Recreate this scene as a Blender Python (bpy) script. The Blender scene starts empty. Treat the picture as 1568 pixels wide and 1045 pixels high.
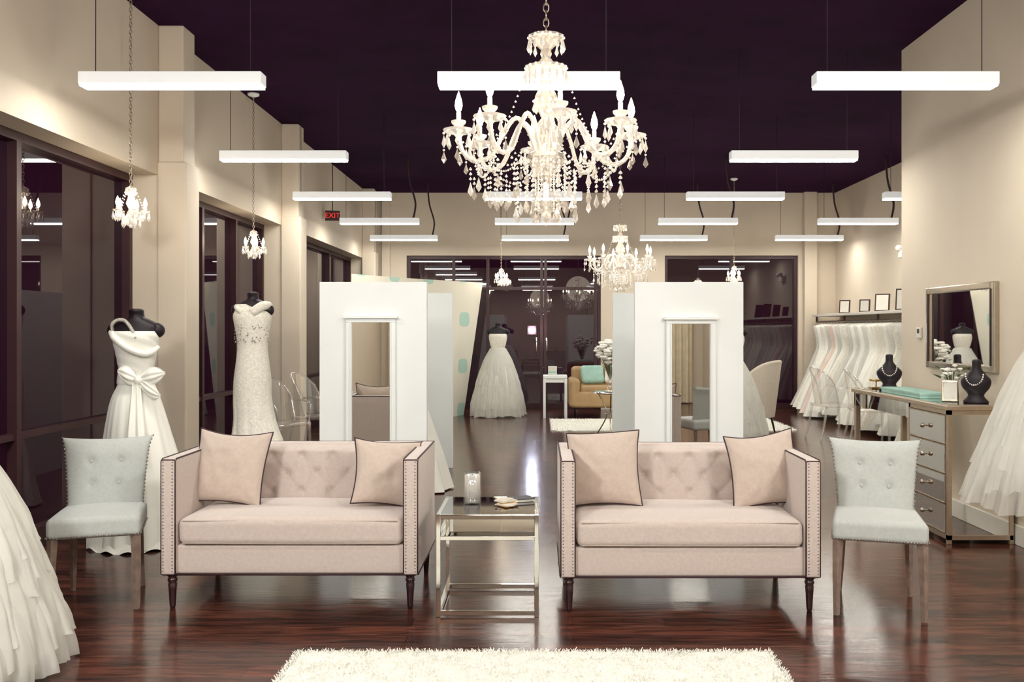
import bpy, bmesh, math, random
from mathutils import Vector, Matrix, noise
random.seed(7)
pi=math.pi
S=bpy.context.scene

# ------------------------------------------------------------------ materials
def lin(c):
    return tuple(((v/255)/12.92 if v/255<=0.04045 else ((v/255+0.055)/1.055)**2.4) for v in c)
MATS={}
def M(name,rgb,rough=.5,metal=0,var=.12,scale=12,bump=0,bscale=None,spec=.5,es=0,ecol=None,coat=0,ior=1.45,sheen=0,trans=0):
    m=bpy.data.materials.new(name); m.use_nodes=True; nt=m.node_tree; N=nt.nodes; L=nt.links
    b=N['Principled BSDF']; c=lin(rgb)
    tc=N.new('ShaderNodeTexCoord'); nz=N.new('ShaderNodeTexNoise'); nz.inputs['Scale'].default_value=scale
    nz.inputs['Detail'].default_value=4
    L.new(tc.outputs['Object'],nz.inputs['Vector'])
    r=N.new('ShaderNodeValToRGB'); r.color_ramp.elements[0].position=.3; r.color_ramp.elements[1].position=.7
    r.color_ramp.elements[0].color=tuple(v*(1-var) for v in c)+(1,)
    r.color_ramp.elements[1].color=tuple(min(1,v*(1+var*.5)) for v in c)+(1,)
    L.new(nz.outputs['Fac'],r.inputs['Fac']); L.new(r.outputs['Color'],b.inputs['Base Color'])
    b.inputs['Roughness'].default_value=rough; b.inputs['Metallic'].default_value=metal
    b.inputs['IOR'].default_value=ior
    b.inputs['Specular IOR Level'].default_value=spec
    b.inputs['Coat Weight'].default_value=coat
    b.inputs['Sheen Weight'].default_value=sheen
    b.inputs['Transmission Weight'].default_value=trans
    if es:
        b.inputs['Emission Color'].default_value=(lin(ecol) if ecol else c)+(1,)
        b.inputs['Emission Strength'].default_value=es
    if bump:
        n2=N.new('ShaderNodeTexNoise'); n2.inputs['Scale'].default_value=bscale or scale*4; n2.inputs['Detail'].default_value=3
        L.new(tc.outputs['Object'],n2.inputs['Vector'])
        bp=N.new('ShaderNodeBump'); bp.inputs['Strength'].default_value=bump; bp.inputs['Distance'].default_value=.01
        L.new(n2.outputs['Fac'],bp.inputs['Height']); L.new(bp.outputs['Normal'],b.inputs['Normal'])
    MATS[name]=m; return m

def mixmat(name,rgb,transp,gloss,rough=.05,es=0,translucent=False):
    """transparent + glossy + diffuse mix"""
    m=bpy.data.materials.new(name); m.use_nodes=True; nt=m.node_tree; N=nt.nodes; L=nt.links
    N.clear(); out=N.new('ShaderNodeOutputMaterial')
    c=lin(rgb)+(1,)
    d=N.new('ShaderNodeBsdfDiffuse')
    tc=N.new('ShaderNodeTexCoord'); nz=N.new('ShaderNodeTexNoise'); nz.inputs['Scale'].default_value=14
    L.new(tc.outputs['Object'],nz.inputs['Vector'])
    rr=N.new('ShaderNodeValToRGB'); rr.color_ramp.elements[0].color=tuple(v*.9 for v in c[:3])+(1,); rr.color_ramp.elements[1].color=c
    L.new(nz.outputs['Fac'],rr.inputs['Fac']); L.new(rr.outputs['Color'],d.inputs['Color'])
    base=d.outputs[0]
    if translucent:
        t=N.new('ShaderNodeBsdfTranslucent'); L.new(rr.outputs['Color'],t.inputs['Color'])
        mx=N.new('ShaderNodeMixShader'); mx.inputs[0].default_value=.4; L.new(base,mx.inputs[1]); L.new(t.outputs[0],mx.inputs[2]); base=mx.outputs[0]
    if gloss:
        g=N.new('ShaderNodeBsdfGlossy'); g.inputs['Roughness'].default_value=rough; g.inputs['Color'].default_value=(1,.97,.92,1)
        mx=N.new('ShaderNodeMixShader'); mx.inputs[0].default_value=gloss; L.new(base,mx.inputs[1]); L.new(g.outputs[0],mx.inputs[2]); base=mx.outputs[0]
    if es:
        e=N.new('ShaderNodeEmission'); e.inputs['Color'].default_value=c; e.inputs['Strength'].default_value=es
        ad=N.new('ShaderNodeAddShader'); L.new(base,ad.inputs[0]); L.new(e.outputs[0],ad.inputs[1]); base=ad.outputs[0]
    tr=N.new('ShaderNodeBsdfTransparent'); mx=N.new('ShaderNodeMixShader'); mx.inputs[0].default_value=transp
    L.new(base,mx.inputs[1]); L.new(tr.outputs[0],mx.inputs[2]); L.new(mx.outputs[0],out.inputs['Surface'])
    MATS[name]=m; return m

wall=M('wall_paint',(213,200,182),.75,var=.04,scale=2,bump=.05,bscale=80)
trimw=M('trim_white',(226,222,212),.5,var=.03)
ceilm=M('ceiling_dark',(46,14,48),.95,var=.25,scale=3,spec=.1)
framem=M('window_frame_bronze',(58,30,34),.45,var=.15)
chrome=M('chrome',(238,236,230),.07,1,var=.02)
silver=M('silver_frame',(190,180,165),.22,1,var=.1,scale=30)
champ=M('champagne_frame',(200,182,160),.3,.8,var=.1,scale=30)
mirror=M('mirror',(235,235,232),.015,1,var=.0)
pink=M('sofa_fabric',(203,188,180),.85,var=.07,scale=60,bump=.3,bscale=400,sheen=.3)
pink2=M('pillow_fabric',(198,181,169),.85,var=.07,scale=50,bump=.3,bscale=400,sheen=.3)
pipe=M('dark_piping',(58,34,40),.6)
nail=M('nailhead_silver',(160,150,142),.3,.9)
dwood=M('espresso_wood',(48,24,28),.3,var=.3,scale=20,coat=.3)
gwood=M('grey_wood',(142,122,110),.5,var=.3,scale=25)
chairf=M('chair_fabric',(186,190,186),.85,var=.07,scale=60,bump=.3,bscale=400,sheen=.3)
whitep=M('white_panel',(240,244,243),.45,var=.02,scale=3)
satin=M('satin_ivory',(244,243,234),.4,var=.03,scale=6,sheen=.3)
lace=M('lace_ivory',(242,238,226),.7,var=.16,scale=60,bump=.5,bscale=90)
black=M('mannequin_black',(24,10,22),.5,var=.1)
sequin=M('beading',(210,205,195),.25,.6,var=.5,scale=160,bump=.6,bscale=200)
tulle=mixmat('tulle',(250,249,243),.30,0,translucent=True)
tulle2=mixmat('tulle_dense',(250,249,243),.08,0,translucent=True)
wisp=mixmat('tulle_sheer',(250,249,243),.55,0,translucent=True)
crystal=mixmat('crystal',(250,240,224),.52,.65,.05,es=.06)  # faint warm emission built in, imitates bulb light caught by the crystal
crys2=mixmat('crystal_glow',(255,248,236),.16,.65,.08,es=.24)  # stronger self-glow in the crystal, stands in for sparkle from the bulbs
acryl=mixmat('clear_acrylic',(225,220,215),.68,.75,.05)
gclear=mixmat('clear_glass',(210,215,210),.8,.8,.03)
rugm=M('shag_wool',(238,237,229),.95,var=.10,scale=60)
candle=M('candle_wax',(248,246,240),.6,var=.02)
bulb=M('bulb_glow',(255,235,200),.3,es=34,ecol=(255,234,200))
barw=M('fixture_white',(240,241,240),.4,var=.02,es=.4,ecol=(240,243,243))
bard=M('fixture_diffuser',(255,255,255),.4,var=0,es=60,ecol=(255,251,240))
wire=M('suspension_wire',(52,30,48),.6)
cordm=M('power_cord',(58,36,44),.6)
chainm=M('chain_metal',(185,170,155),.3,.9)
teal=M('teal_box',(158,196,184),.6)
gold=M('gold_metal',(196,160,100),.25,.9,var=.2)
blackglass=M('black_glass',(16,8,14),.04,var=0,coat=1)
tan=M('tan_leather',(170,140,100),.5)
creamf=M('cream_fabric',(215,205,190),.8,var=.1,scale=50,bump=.2)
curtm=M('curtain_linen',(226,214,190),.85,var=.1,scale=8,bump=.1)
paper=M('paper_white',(215,212,202),.6,var=.05)
leafm=M('leaf_green',(96,104,70),.6,var=.3)
petal=M('petal_white',(250,247,240),.6,var=.06)
redm=M('exit_red',(220,40,36),.4,es=.8,ecol=(235,50,40))
lampm=M('added_streak_glow',(235,240,255),.4,var=0,es=300,ecol=(225,232,255))  # emission for the lamp added to make the floor streak
bakerack=M('rail_metal',(120,105,98),.3,.8)
def glassnight(name,ior):
    m=bpy.data.materials.new(name); m.use_nodes=True; nt=m.node_tree; N=nt.nodes; L=nt.links
    b=N['Principled BSDF']; tc=N.new('ShaderNodeTexCoord'); nz=N.new('ShaderNodeTexNoise'); nz.inputs['Scale'].default_value=.8
    L.new(tc.outputs['Object'],nz.inputs['Vector']); r=N.new('ShaderNodeValToRGB')
    r.color_ramp.elements[0].color=lin((20,6,16))+(1,); r.color_ramp.elements[1].color=lin((32,10,22))+(1,)
    L.new(nz.outputs['Fac'],r.inputs['Fac']); L.new(r.outputs['Color'],b.inputs['Base Color'])
    b.inputs['Roughness'].default_value=.012; b.inputs['IOR'].default_value=ior
    b.inputs['Emission Color'].default_value=lin((34,8,24))+(1,); b.inputs['Emission Strength'].default_value=.4  # weak purple emission in the pane stands in for night glow outside
    return m
nglass=glassnight('night_window_glass',1.85)
nglass_side=glassnight('night_window_glass_side',1.5)
def floormat():
    m=bpy.data.materials.new('dark_wood_floor'); m.use_nodes=True; nt=m.node_tree; N=nt.nodes; L=nt.links
    b=N['Principled BSDF']; tc=N.new('ShaderNodeTexCoord')
    br=N.new('ShaderNodeTexBrick'); br.inputs['Scale'].default_value=1; br.inputs['Brick Width'].default_value=1.2; br.inputs['Row Height'].default_value=.125
    br.inputs['Mortar Size'].default_value=.0018; br.inputs['Mortar Smooth'].default_value=.3; br.inputs['Bias'].default_value=0
    br.inputs['Color1'].default_value=lin((58,30,25))+(1,); br.inputs['Color2'].default_value=lin((98,56,43))+(1,); br.inputs['Mortar'].default_value=lin((20,8,10))+(1,)
    L.new(tc.outputs['Object'],br.inputs['Vector'])
    mp=N.new('ShaderNodeMapping'); mp.inputs['Scale'].default_value=(1.6,14,1); L.new(tc.outputs['Object'],mp.inputs['Vector'])
    nz=N.new('ShaderNodeTexNoise'); nz.inputs['Scale'].default_value=2.2; nz.inputs['Detail'].default_value=8; nz.inputs['Distortion'].default_value=1.0
    L.new(mp.outputs['Vector'],nz.inputs['Vector'])
    r=N.new('ShaderNodeValToRGB'); r.color_ramp.elements[0].position=.36; r.color_ramp.elements[0].color=(.28,.25,.25,1); r.color_ramp.elements[1].position=.64; r.color_ramp.elements[1].color=(1.4,1.33,1.3,1)
    L.new(nz.outputs['Fac'],r.inputs['Fac'])
    mx=N.new('ShaderNodeMixRGB'); mx.blend_type='MULTIPLY'; mx.inputs[0].default_value=1; L.new(br.outputs['Color'],mx.inputs[1]); L.new(r.outputs['Color'],mx.inputs[2])
    L.new(mx.outputs[0],b.inputs['Base Color'])
    n3=N.new('ShaderNodeTexNoise'); n3.inputs['Scale'].default_value=3; L.new(mp.outputs['Vector'],n3.inputs['Vector'])
    mr=N.new('ShaderNodeMapRange'); mr.inputs['To Min'].default_value=.11; mr.inputs['To Max'].default_value=.25; L.new(n3.outputs['Fac'],mr.inputs['Value']); L.new(mr.outputs[0],b.inputs['Roughness'])
    bp=N.new('ShaderNodeBump'); bp.inputs['Strength'].default_value=.12; bp.inputs['Distance'].default_value=.004
    ad=N.new('ShaderNodeMath'); ad.operation='SUBTRACT'; L.new(nz.outputs['Fac'],ad.inputs[0]); L.new(br.outputs['Fac'],ad.inputs[1])
    L.new(ad.outputs[0],bp.inputs['Height']); L.new(bp.outputs['Normal'],b.inputs['Normal'])
    b.inputs['Specular IOR Level'].default_value=.6
    return m
floorm=floormat()
def bannermat():
    m=bpy.data.materials.new('logo_backdrop_fabric'); m.use_nodes=True; nt=m.node_tree; N=nt.nodes; L=nt.links
    b=N['Principled BSDF']; tc=N.new('ShaderNodeTexCoord')
    mp=N.new('ShaderNodeMapping'); mp.inputs['Rotation'].default_value=(0,0,-math.atan2(2.35,1.69)); L.new(tc.outputs['Object'],mp.inputs['Vector'])
    sp=N.new('ShaderNodeSeparateXYZ'); L.new(mp.outputs['Vector'],sp.inputs[0])
    cb=N.new('ShaderNodeCombineXYZ'); L.new(sp.outputs['X'],cb.inputs['X']); L.new(sp.outputs['Z'],cb.inputs['Y'])
    v=N.new('ShaderNodeTexVoronoi'); v.voronoi_dimensions='2D'; v.distance='MINKOWSKI'; v.inputs['Exponent'].default_value=3.5; v.inputs['Scale'].default_value=1.35; v.inputs['Randomness'].default_value=.12
    L.new(cb.outputs[0],v.inputs['Vector'])
    r=N.new('ShaderNodeValToRGB'); r.color_ramp.interpolation='CONSTANT'
    r.color_ramp.elements[0].color=lin((176,208,194))+(1,); r.color_ramp.elements[1].position=.16; r.color_ramp.elements[1].color=lin((226,222,206))+(1,)
    L.new(v.outputs['Distance'],r.inputs['Fac']); L.new(r.outputs['Color'],b.inputs['Base Color']); b.inputs['Roughness'].default_value=.7
    return m
banner=bannermat()

# ------------------------------------------------------------------ builder
def catmull(P,n):
    out=[]; k=len(P)
    for i in range(k-1):
        p0=P[max(i-1,0)];p1=P[i];p2=P[i+1];p3=P[min(i+2,k-1)]
        for j in range(n):
            t=j/n
            out.append(tuple(.5*((2*b)+(-a+c)*t+(2*a-5*b+4*c-d)*t*t+(-a+3*b-3*c+d)*t**3) for a,b,c,d in zip(p0,p1,p2,p3)))
    out.append(tuple(P[-1])); return out
class B:
    def __init__(s): s.v=[];s.f=[];s.m=[];s.s=[];s.mats=[]
    def mi(s,mat):
        if mat not in s.mats: s.mats.append(mat)
        return s.mats.index(mat)
    def add(s,vs,fs,mat,smooth=False,M4=None):
        o=len(s.v); k=s.mi(mat)
        if M4 is not None: vs=[tuple(M4@Vector(p)) for p in vs]
        s.v+= [tuple(p) for p in vs]
        for f in fs: s.f.append(tuple(i+o for i in f)); s.m.append(k); s.s.append(smooth)
    def box(s,x0,x1,y0,y1,z0,z1,mat,r=0,M4=None):
        if r<=0:
            vs=[(x,y,z) for x in (x0,x1) for y in (y0,y1) for z in (z0,z1)]
            fs=[(0,1,3,2),(4,6,7,5),(0,4,5,1),(2,3,7,6),(0,2,6,4),(1,5,7,3)]
            s.add(vs,fs,mat,False,M4)
        else: s.rbox(((x0+x1)/2,(y0+y1)/2,(z0+z1)/2),((x1-x0)/2,(y1-y0)/2,(z1-z0)/2),r,mat,ns=1,ni=1,smooth=False,M4=M4)
    def rbox(s,c,h,r,mat,ns=4,ni=6,smooth=True,fn=None,M4=None):
        r=min(r,min(h)*.999)
        def ax(H):
            a=[-H+r*i/ns for i in range(ns)]; inn=[-(H-r)+2*(H-r)*i/ni for i in range(ni+1)]; b=[H-r*i/ns for i in range(ns-1,-1,-1)]
            return a+inn+b
        A=[ax(h[i]) for i in range(3)]
        idx={}; vs=[]; fs=[]
        def vert(i,j,k):
            key=(i,j,k)
            if key in idx: return idx[key]
            p=[A[0][i],A[1][j],A[2][k]]
            q=[max(-(h[a]-r),min(h[a]-r,p[a])) for a in range(3)]
            d=Vector([p[a]-q[a] for a in range(3)])
            if d.length>1e-9: d=d.normalized()*r
            P=[q[a]+d[a] for a in range(3)]
            if fn: P=fn(P)
            idx[key]=len(vs); vs.append((P[0]+c[0],P[1]+c[1],P[2]+c[2])); return idx[key]
        n=[len(a) for a in A]
        for (a,b_,cc) in ((0,1,2),(1,2,0),(0,2,1)):
            for side in (0,n[cc]-1):
                for i in range(n[a]-1):
                    for j in range(n[b_]-1):
                        q=[]
                        for (di,dj) in ((0,0),(1,0),(1,1),(0,1)):
                            t=[0,0,0]; t[a]=i+di; t[b_]=j+dj; t[cc]=side; q.append(vert(*t))
                        fs.append(tuple(q))
        s.add(vs,fs,mat,smooth,M4)
    def grid(s,fn,nu,nv,mat,cu=False,smooth=True,M4=None):
        vs=[];fs=[]; U=nu if cu else nu+1
        for j in range(nv+1):
            for i in range(U): vs.append(tuple(fn(i/nu,j/nv)))
        for j in range(nv):
            for i in range(nu):
                a=j*U+i; b=j*U+(i+1)%U; fs.append((a,b,b+U,a+U))
        s.add(vs,fs,mat,smooth,M4)
    def loft(s,sec,mat,n=48,sub=6,fold=None,cap=True,M4=None,smooth=True):
        """sec: (z,rx,ry,cx,cy)"""
        P=catmull(sec,sub); vs=[];fs=[]
        for j,(z,rx,ry,cx,cy) in enumerate(P):
            t=j/(len(P)-1)
            for i in range(n):
                th=2*pi*i/n; k=1; dz=0
                if fold: k,dz=fold(th,t,z)
                vs.append((cx+max(rx,0.0005)*k*math.cos(th),cy+max(ry,.0005)*k*math.sin(th),z+dz))
        for j in range(len(P)-1):
            for i in range(n):
                a=j*n+i;b=j*n+(i+1)%n; fs.append((a,b,b+n,a+n))
        if cap: fs.append(tuple(range(n-1,-1,-1))); fs.append(tuple(range((len(P)-1)*n,len(P)*n)))
        s.add(vs,fs,mat,smooth,M4)
    def lathe(s,prof,c,mat,n=20,smooth=True,M4=None):
        vs=[];fs=[]
        for r,z in prof:
            for i in range(n):
                th=2*pi*i/n; vs.append((c[0]+max(r,.0002)*math.cos(th),c[1]+max(r,.0002)*math.sin(th),c[2]+z))
        for j in range(len(prof)-1):
            for i in range(n):
                a=j*n+i;b=j*n+(i+1)%n; fs.append((a,b,b+n,a+n))
        fs.append(tuple(range(n-1,-1,-1))); fs.append(tuple(range((len(prof)-1)*n,len(prof)*n)))
        s.add(vs,fs,mat,smooth,M4)
    def tube(s,pts,r,mat,n=8,closed=False,smooth=True,M4=None):
        P=[Vector(p) for p in pts]; k=len(P); vs=[];fs=[]
        up=None
        for i in range(k):
            if closed: d=P[(i+1)%k]-P[i-1]
            else: d=P[min(i+1,k-1)]-P[max(i-1,0)]
            d.normalize()
            if up is None: up=Vector((0,0,1)) if abs(d.z)<.9 else Vector((1,0,0))
            a=d.cross(up)
            if a.length<1e-4: a=d.cross(Vector((0,1,0)))
            a.normalize(); b=a.cross(d).normalized(); up=b
            rr=r(i/(k-1)) if callable(r) else r
            for j in range(n):
                th=2*pi*j/n; vs.append(tuple(P[i]+a*rr*math.cos(th)+b*rr*math.sin(th)))
        K=k if closed else k-1
        for i in range(K):
            for j in range(n):
                a=i*n+j;b=i*n+(j+1)%n;c=((i+1)%k)*n+(j+1)%n;d=((i+1)%k)*n+j; fs.append((a,b,c,d))
        if not closed: fs.append(tuple(range(n-1,-1,-1))); fs.append(tuple(range((k-1)*n,k*n)))
        s.add(vs,fs,mat,smooth,M4)
    def ball(s,c,r,mat,n=8,sz=1,smooth=True,M4=None):
        s.lathe([(r*math.sin(pi*j/(n//2+1)) ,-r*sz*math.cos(pi*j/(n//2+1))) for j in range(0,n//2+2)],c,mat,n,smooth,M4)
    def gem(s,c,r,h,mat,n=6):
        """faceted drop: top at c, hangs h"""
        vs=[(c[0],c[1],c[2]),(c[0],c[1],c[2]-h)]; a0=random.random()*pi
        for i in range(n):
            th=a0+2*pi*i/n; vs.append((c[0]+r*math.cos(th),c[1]+r*math.sin(th),c[2]-h*.68))
        fs=[]
        for i in range(n):
            a=2+i;b=2+(i+1)%n; fs+=[(0,a,b),(1,b,a)]
        s.add(vs,fs,mat,False)
    def done(s,name,loc=(0,0,0),rot=(0,0,0),parent=None,recalc=True):
        me=bpy.data.meshes.new(name); me.from_pydata(s.v,[],s.f)
        for m in s.mats: me.materials.append(m)
        for p,k,sm in zip(me.polygons,s.m,s.s): p.material_index=k; p.use_smooth=sm
        if recalc:
            bm=bmesh.new(); bm.from_mesh(me); bmesh.ops.recalc_face_normals(bm,faces=bm.faces); bm.to_mesh(me); bm.free()
        me.update(); o=bpy.data.objects.new(name,me); S.collection.objects.link(o)
        o.location=loc; o.rotation_euler=rot
        if parent: o.parent=parent
        return o
def inst(o,loc,rot=(0,0,0),scale=None):
    n=bpy.data.objects.new(o.name.split('.')[0],o.data); S.collection.objects.link(n); n.location=loc; n.rotation_euler=rot
    if scale: n.scale=scale
    return n
def R(deg): return math.radians(deg)

# ------------------------------------------------------------------ room shell
H=3.8; YB=15.8; YF=-3.2; XR=3.12; XF=5.2; YN=7.75
b=B(); b.box(-3.4,5.4,YF-.2,YB+.2,-.1,0,floorm); b.done('floor')
b=B(); b.box(-3.4,5.4,YF-.2,YB+.2,H,H+.1,ceilm); b.done('ceiling')
HD=2.62
b=B(); X0,X1=-3.3,-3.0
b.box(X0,X1,YF,YB,HD,H,wall)
b.box(X0,X1,YF,.2,0,HD,wall)
b.box(X0,X1,7.1,7.62,0,HD,wall)
b.box(X0,X1,10.5,11.0,0,HD,wall)
b.box(X0,X1,15.35,YB,0,HD,wall)
b.done('wall_left')
for i,(y0,y1) in enumerate(((7.1,7.34),(10.5,10.74),(15.3,15.55))):
    b=B(); b.box(-3.0,-2.8,y0,y1,0,H,wall,.012); b.box(-3.0,-2.77,y0-.02,y1+.02,0,2.72,wall,.012)
    b.done('column')
b=B(); b.box(-3.0,5.2,YB,YB+.2,2.7,H,wall)
b.box(-3.0,-2.32,YB,YB+.2,0,2.7,wall); b.box(1.09,2.21,YB,YB+.2,0,2.7,wall); b.box(4.55,5.2,YB,YB+.2,0,2.7,wall)
b.box(4.62,4.84,YB-.14,YB,0,H,wall,.01); b.box(-2.74,-2.6,YB-.1,YB,0,H,wall,.01)
b.done('wall_back')
b=B(); b.box(XR,5.2,YF,YN,0,H,wall); b.done('wall_right')
b=B(); b.box(XF,XF+.2,YN,YB,0,H,wall); b.done('wall_right_rear')
b=B(); b.box(-3.3,5.2,YF-.2,YF,0,H,wall); b.done('wall_front')
b=B(); b.box(XR-.018,XR,YF,YN+.015,0,.13,trimw,.004); b.box(XR,XF,YN,YN+.018,0,.13,trimw); b.done('baseboard_right')
b=B(); b.box(XF-.018,XF,YN+.02,YB-.02,0,.13,trimw,.004); b.done('baseboard_right_rear')
b=B(); b.box(1.09,2.21,YB-.018,YB,0,.13,trimw); b.box(-2.6,-2.32,YB-.018,YB,0,.13,trimw); b.done('baseboard_back')

def lwindow(y0,y1,mull,name):
    b=B(); g=-3.25
    b.box(g-.03,g-.01,y0,y1,0.1,HD,nglass_side)
    f=.05
    b.box(g-.05,g+.05,y0,y1,HD-.06,HD-.002,framem); b.box(g-.05,g+.07,y0,y1,0.002,.14,framem)
    for y in [y0+f/2+.002,y1-f/2-.002]+mull: b.box(g-.05,g+.05,y-f/2,y+f/2,.14,HD-.06,framem)
    b.box(g-.05,g+.04,y0,y1,.72,.76,framem)
    b.done(name)
lwindow(.2,7.1,[1.4,2.75,4.1,5.55],'window_1')
lwindow(7.62,10.5,[8.6,9.55],'window_2')
lwindow(11.0,15.35,[12.4,13.8],'window_3')
def bwindow(x0,x1,mull,name,door=False):
    b=B(); g=YB+.12; h=2.7
    b.box(x0,x1,g,g+.02,.08,h,nglass)
    b.box(x0,x1,g-.06,g+.04,h-.06,h-.002,framem); b.box(x0,x1,g-.06,g+.04,.002,.1,framem)
    for x in [x0+.03,x1-.03]+mull: b.box(x-.025,x+.025,g-.06,g+.04,.1,h-.06,framem)
    if door:
        b.box(x0,x1,g-.05,g+.03,2.1,2.15,framem)
        for x in (-.04,.14): b.tube([(x,g-.06,.95),(x,g-.11,.97),(x,g-.11,1.25),(x,g-.06,1.27)],.012,chrome)
    b.done(name)
bwindow(-2.32,1.09,[-1.5,-.9,.05,.12,1.0],'window_4',True)
bwindow(2.21,4.55,[3.4],'window_5')
b=B(); b.box(-.20,-.04,YB+.02,YB+.058,1.31,1.47,framem,.005); b.ball((-.12,YB-.01,1.39),.04,lampm,14); b.done('added_streak_lamp')  # lamp added on the door frame to give the streak on the floor

# ------------------------------------------------------------------ linear pendant lights
def bar_mesh(cord):
    b=B(); L=.545
    b.box(-L,L,-.055,.055,.012,.085,barw,.004)
    b.box(-L+.006,L-.006,-.05,.05,0,.0125,bard)
    for x in (-L+.08,L-.08):
        if cord and x>0: b.tube(catmull([(x,0,.08),(x+.03,0,.3),(x-.05,0,.6),(x-.08,0,.943)],6),.014,cordm,6)
        else: b.tube([(x,0,.08),(x,0,.943)],.003,wire,5)
    return b
rows=[(-1.6,0),(.75,0),(3.08,0),(5.42,0),(7.79,0),(10.1,0),(12.46,1),(14.7,1)]
meshes={}
for y,c in rows:
    for x in (-2.2,-.06,2.2,4.41):
        if x>3 and y<9: continue
        if y==7.79 and x==-.06: continue
        if y==3.08 and x==-.06: continue
        if c not in meshes: meshes[c]=bar_mesh(c).done('linear_pendant_light',(x,y,2.855))
        else: inst(meshes[c],(x,y,2.855))

# ------------------------------------------------------------------ chandeliers
def chain(b,x,y,z0,z1,mat,s=.018):
    z=z0;i=0
    while z<z1:
        pts=[]
        for k in range(10):
            th=2*pi*k/10; u=s*.55*math.cos(th); w=s*math.sin(th)
            pts.append((x+(u if i%2 else 0),y+(0 if i%2 else u),z+w))
        b.tube(pts,s*.16,mat,4,closed=True); z+=s*1.55;i+=1
def strand(b,p,q,sag,n,r,mat):
    for i in range(n+1):
        t=i/n; c=Vector(p).lerp(Vector(q),t); c.z-=sag*4*t*(1-t)
        b.gem((c.x,c.y,c.z+r),r,r*2,mat,5)
def chandelier():
    b=B() # origin : ceiling ; world z = 3.8+z
    Z=lambda z:z-3.8
    chain(b,0,0,Z(2.63),-.03,chainm,.02)
    b.lathe([(.0,0),(.06,0),(.055,-.02),(.02,-.035),(.0,-.036)],(0,0,-.001),chainm)
    prof=[(.004,2.63),(.012,2.61),(.03,2.60),(.072,2.605),(.075,2.595),(.05,2.575),(.022,2.55),(.016,2.52),(.03,2.50),(.028,2.49),(.065,2.475),(.085,2.478),(.086,2.468),(.04,2.44),(.02,2.42),(.03,2.39),(.045,2.36),(.05,2.33),(.03,2.29),(.018,2.27),(.035,2.25),(.05,2.23),(.052,2.19),(.03,2.16),(.03,2.14),(.075,2.12),(.085,2.10),(.06,2.06),(.03,2.03),(.02,2.0),(.02,1.93),(.03,1.91),(.015,1.89),(.002,1.88)]
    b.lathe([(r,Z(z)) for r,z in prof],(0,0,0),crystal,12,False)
    for (rr,z,n,h) in ((.072,2.59,14,.055),(.084,2.465,18,.06),(.05,2.33,10,.04)):
        for i in range(n):
            th=2*pi*i/n; b.gem((rr*math.cos(th),rr*math.sin(th),Z(z)),.009,h,crys2)
            b.ball((rr*math.cos(th),rr*math.sin(th),Z(z)+.008),.007,crys2,6)
    n=8
    for i in range(n):
        th=R(-82)+2*pi*i/n; C,Sn=math.cos(th),math.sin(th)
        pr=catmull([(.04,2.12),(.075,2.22),(.125,2.265),(.175,2.20),(.225,2.11),(.29,2.085),(.34,2.12),(.358,2.19)],5)
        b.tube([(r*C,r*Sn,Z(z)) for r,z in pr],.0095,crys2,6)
        for k in range(0,len(pr),2):
            r,z=pr[k]; b.gem((r*C,r*Sn,Z(z)+.012),.013,.024,crystal,5)
        e=(.358*C,.358*Sn,Z(2.19))
        b.lathe([(.004,-.02),(.012,-.01),(.02,0),(.058,.01),(.064,.02),(.058,.022),(.018,.012),(.014,.03),(.028,.045),(.030,.055),(.02,.055),(.012,.045)],e,crys2,12,False)
        b.lathe([(.0095,.05),(.0095,.09),(.004,.092)],e,candle,8)
        b.lathe([(.003,.087),(.011,.10),(.0155,.117),(.013,.137),(.006,.16),(.001,.175)],e,bulb,8)
        for k in range(8):
            a=2*pi*k/8; p=(e[0]+.060*math.cos(a),e[1]+.060*math.sin(a),e[2]+.012)
            b.ball((p[0],p[1],p[2]-.006),.006,crys2,6); b.gem((p[0],p[1],p[2]-.012),.010,.055,crys2)
            if k%2==0: b.ball((p[0],p[1],p[2]-.075),.005,crys2,6); b.gem((p[0],p[1],p[2]-.08),.012,.05,crystal)
        th2=th+2*pi/n; e2=(.30*math.cos(th2),.30*math.sin(th2),Z(2.1))
        strand(b,(.30*C,.30*Sn,Z(2.10)),e2,.06,14,.0065,crys2)
        if i%2==0: strand(b,(.085*C,.085*Sn,Z(2.46)),(.2*C,.2*Sn,Z(2.18)),.03,14,.0055,crys2)
        strand(b,(.34*C,.34*Sn,Z(2.16)),(.12*math.cos(th2),.12*math.sin(th2),Z(2.08)),.05,16,.0055,crys2)
        for (rr,z,kk,o) in ((.31,2.06,3,0),(.31,2.04,2,.4),(.21,2.06,5,0),(.21,2.03,4,.4),(.13,2.04,7,.2),(.26,2.05,4,.2)):
            x=rr*math.cos(th+o); y=rr*math.sin(th+o); zz=Z(z)
            for q in range(kk): b.gem((x,y,zz),.0075,.015,crys2,5); zz-=.02
            b.gem((x,y,zz),.012,.06,crystal if i%2 else crys2)
    for (rr,n2,zt,zb) in ((.085,14,2.09,1.93),(.045,8,2.04,1.89)):
        for i in range(n2):
            th=2*pi*i/n2; zz=zt
            while zz>zb: b.gem((rr*math.cos(th),rr*math.sin(th),Z(zz)),.007,.014,crys2,5); zz-=.02
            b.gem((rr*math.cos(th),rr*math.sin(th),Z(zz)),.011,.05,crystal)
    b.ball((0,0,Z(1.865)),.022,crys2,10,smooth=False)
    return b
ch=chandelier().done('chandelier',(.03,3.7,3.8),recalc=False)
inst(ch,(.94,10.4,3.8))
def plight(name,loc,e,r=.1,col=(1,.87,.7)):
    l=bpy.data.lights.new(name,'POINT'); l.energy=e; l.color=col; l.shadow_soft_size=r
    o=bpy.data.objects.new(name,l); S.collection.objects.link(o); o.location=loc; return o
plight('chandelier_glow',(.03,3.7,2.37),6,.3)
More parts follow.
